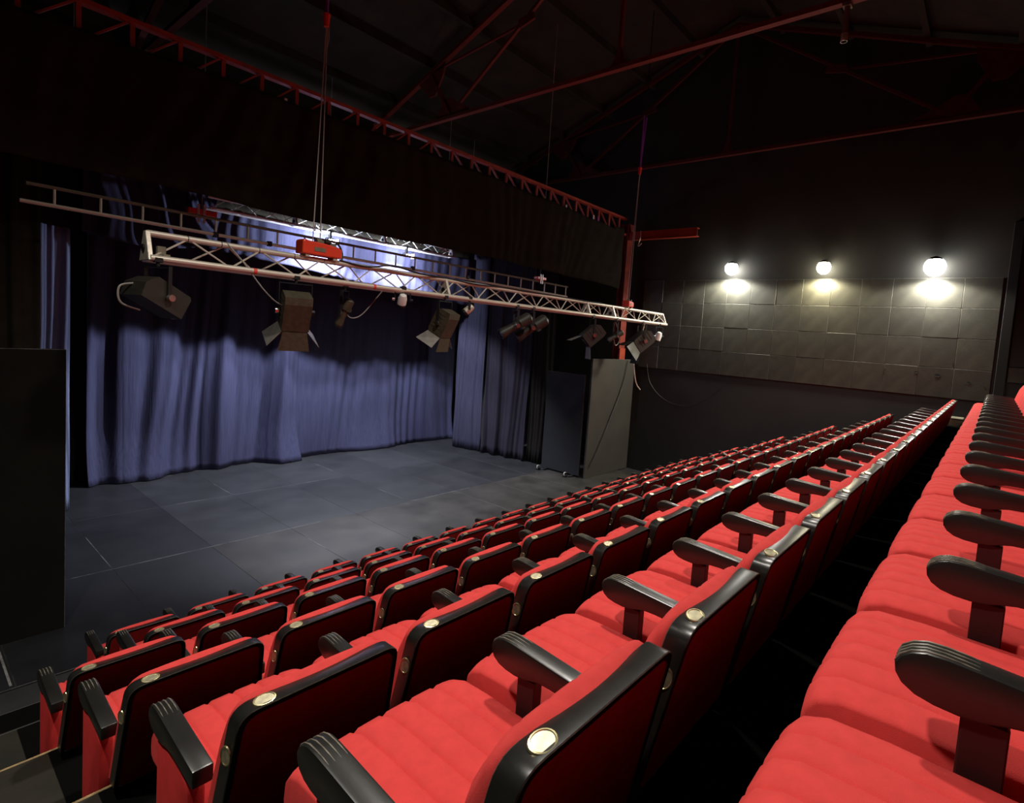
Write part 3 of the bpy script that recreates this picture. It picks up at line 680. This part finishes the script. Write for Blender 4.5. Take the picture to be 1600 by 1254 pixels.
fixture('dark fresnel with pale barn doors under the middle of the front truss', (5.12, fy, TB), .36, (-.12, .42, -.90), 'fresnel', 1.05, M['lamp_brown'], (('l', .8), ('r', .7), ('b', .25), ('t', .3)), doorm=M['door_lit'])
fixture('small silver par can under the truss, right of the middle fresnel', (5.58, fy, TB+.03), .15, (-.5, .4, -.6), 'par', .6, M['alu'])
fixture('left one of two black profile spots hanging close together', (6.62, fy, TB), .30, (-.72, .42, -.55), 'profile', 1.15, M['lamp_black'])
fixture('right one of two black profile spots hanging close together', (7.02, fy, TB), .32, (-.66, .48, -.58), 'profile', 1.2, M['lamp_black'])
fixture('dark fresnel with one pale barn door, on the right part of the front truss', (8.80, fy, TB), .36, (-.55, .42, -.62), 'fresnel', 1.2, M['lamp_black'], (('b', .9), ('t', .3)), doorm=M['door_lit'])
fixture('small black spot between the two right-hand fresnels on the front truss', (9.65, fy, TB), .34, (-.6, .3, -.4), 'profile', .75, M['lamp_black'])
fixture('large dark fresnel in front of the red column near the truss end', (10.72, fy, TB), .40, (-.62, .40, -.62), 'fresnel', 1.35, M['lamp_black'], (('b', .6), ('l', .5), ('t', .3)))
fixture('small par can with white band at the right end of the front truss', (11.50, fy, TB), .26, (.05, .3, -.9), 'par', .8, M['lamp_white'])

# working floods on the upstage truss
for i, (x, y, z) in enumerate(STAGE_LAMPS):
    t = thing('flood_lamp', ('glaring flood lamp at the left under the upstage truss', 'glaring flood lamp at the right under the upstage truss')[i], 'lamp', (x, y, z))
    part('bracket', MB().b6(-.02, .02, .06, .13, .045, .24).b6(-.02, .02, -.03, .12, .045, .065), M['dark_metal'], t)
    for q in (-1, 1): part('end_cap', MB().b6(.12*q-.012, .12*q+.012, -.06, .06, -.05, .06), M['lamp_white'], t, bevel=.004)
    part('glowing_tube', MB().tube([(-.12, -.02, 0), (.12, -.02, 0)], .035, 10), M['glow_blue'], t, smooth=True)

# wall lamps
for i, (y, z, p, c) in enumerate(WALL_LAMPS):
    t = thing('wall_lamp', ('glowing white wall lamp nearest the stage on the right wall', 'yellowish glowing wall lamp in the middle on the right wall', 'largest glowing wall lamp, nearest the rear of the right wall')[i], 'lamp', (XW, y, z), 'wall lamps above the tiles')
    R_ = (.15, .14, .18)[i]
    part('bracket', MB().b6(-.12, 0, -.05, .05, .02, .10), M['dark_metal'], t, bevel=.006)
    n = 12
    hood = [[(-.20+r*math.cos(2*math.pi*k/n), r*math.sin(2*math.pi*k/n), zz) for k in range(n+1)] for r, zz in ((.02, R_+.02), (R_*.5, R_*.95), (R_*.72, R_*.78), (R_*.78, R_*.72))]
    h = part('hood', MB().grid(hood), M['dark_metal'], t, smooth=True); h.modifiers.new('thickness', 'SOLIDIFY').thickness = .004
    gl = [[(-.20+R_*math.sin(a)*math.cos(2*math.pi*k/n), R_*math.sin(a)*math.sin(2*math.pi*k/n), -R_*math.cos(a)) for k in range(n+1)] for a in (.02, .4, .8, 1.2, 1.57, 1.9, 2.2, 2.4)]
    part('glowing_globe', MB().grid(gl), M['glow_warm'] if i == 1 else M['glow'], t, smooth=True)

# ================================================================== CABLES AND SMALL THINGS
def cable(label, pts, r, m, cat='cable', name='cable'):
    return tag(part(name, MB().tube(smooth_path(pts), r, 6), m, smooth=True), label, cat)
cable('thin grey cable drooping from the truss to the first brown fresnel', [(2.30, 6.28, .72), (2.45, 6.2, .52), (2.62, 6.15, .28), (2.80, 6.17, .14), (2.98, 6.17, .12)], .008, M['cable_grey'])
cable('thin grey cable looping under the truss right of the dull gold spotlight', [(3.72, 6.42, .14), (3.80, 6.40, .05), (3.95, 6.40, .10), (4.12, 6.36, .32), (4.2, 6.3, .46)], .007, M['cable_grey'])
cable('black cable running along the top of the front truss', [(3.55, 6.28, .73), (3.9, 6.25, .70), (4.25, 6.2, .76), (4.7, 6.22, .72), (5.2, 6.28, .725), (5.8, 6.26, .70), (6.4, 6.27, .725), (7.0, 6.26, .72), (7.8, 6.28, .725), (8.6, 6.27, .715), (9.2, 6.28, .725)], .012, M['cable_black'])
cable('white cable end dangling in front of the grey-black flat beside the column', [(11.05, 6.3, .47), (11.0, 6.35, .1), (10.85, 6.4, -.25), (10.9, 6.4, -.6), (11.05, 6.4, -.95), (11.25, 6.4, -1.10)], .014, M['alu'])
cable('black cable slanting across the grey-black flat down to the floor', [(12.3, 7.42, -.5), (12.15, 7.42, -1.1), (11.7, 7.42, -1.9), (11.2, 7.42, -2.7), (10.9, 7.42, -3.1)], .014, M['cable_black'])
cable('thin black cable hung in a loop on the dark lower right wall', [(XW-.07, 7.1, -.55), (XW-.07, 6.95, -1.05), (XW-.07, 6.5, -1.42), (XW-.07, 5.9, -1.5), (XW-.07, 5.3, -1.2), (XW-.07, 4.95, -.8)], .006, M['cable_black'])
cable('thin grey cable hanging beside the small black spot on the truss', [(9.6, 6.2, .46), (9.75, 6.2, .25), (9.85, 6.2, .0), (9.72, 6.2, -.1), (9.62, 6.2, .08)], .007, M['cable_grey'])
# floor marks in the aisle at the left
for nm_, lab, a, b, wd, m in (('tape_strip', 'white tape strip on the low step at the left edge', (.40, 4.72), (.47, 5.12), .035, M['tape_white']),
                       ('tape_strip', 'orange tape strip on the low step beside the white one', (.545, 4.72), (.575, 5.08), .03, M['tape_orange'])):
    p = Vector(a); q = Vector(b); d = (q-p).normalized(); n_ = Vector((-d.y, d.x))*wd/2; z = -3.012
    mb = MB().prism([tuple(p+n_), tuple(p-n_), tuple(q-n_), tuple(q+n_)], 2, z, z+.003)
    tag(part(nm_, mb, m), lab, 'tape')
tag(part('tape_strip', MB().b6(.71, .728, 6.42, 7.15, ZF+.001, ZF+.004), M['tape_white']), 'pale tape line on the stage floor before the left black flat', 'tape')
# step by the right wall
t = thing('step_box', 'small olive-grey step at the far end of the aisle before the rearmost row', 'step', (12.40, .46, -1.105))
part('top', MB().b6(-.18, .18, -.11, .11, .12, .15), M['olive'], t, bevel=.02, seg=2)
part('leg', MB().b6(-.17, -.14, -.10, .10, 0, .12), M['olive'], t); part('leg', MB().b6(.14, .17, -.10, .10, 0, .12), M['olive'], t)
t = thing('wall_cabinet', 'light grey box standing behind the far end of the rearmost seats', 'box', (12.3, -.62, -1.105))
part('body', MB().b6(-.2, .2, -.15, .15, 0, 1.02), M['greybox'], t, bevel=.01); part('door', MB().b6(-.205, -.2, -.12, .12, .08, .95), M['greybox'], t)
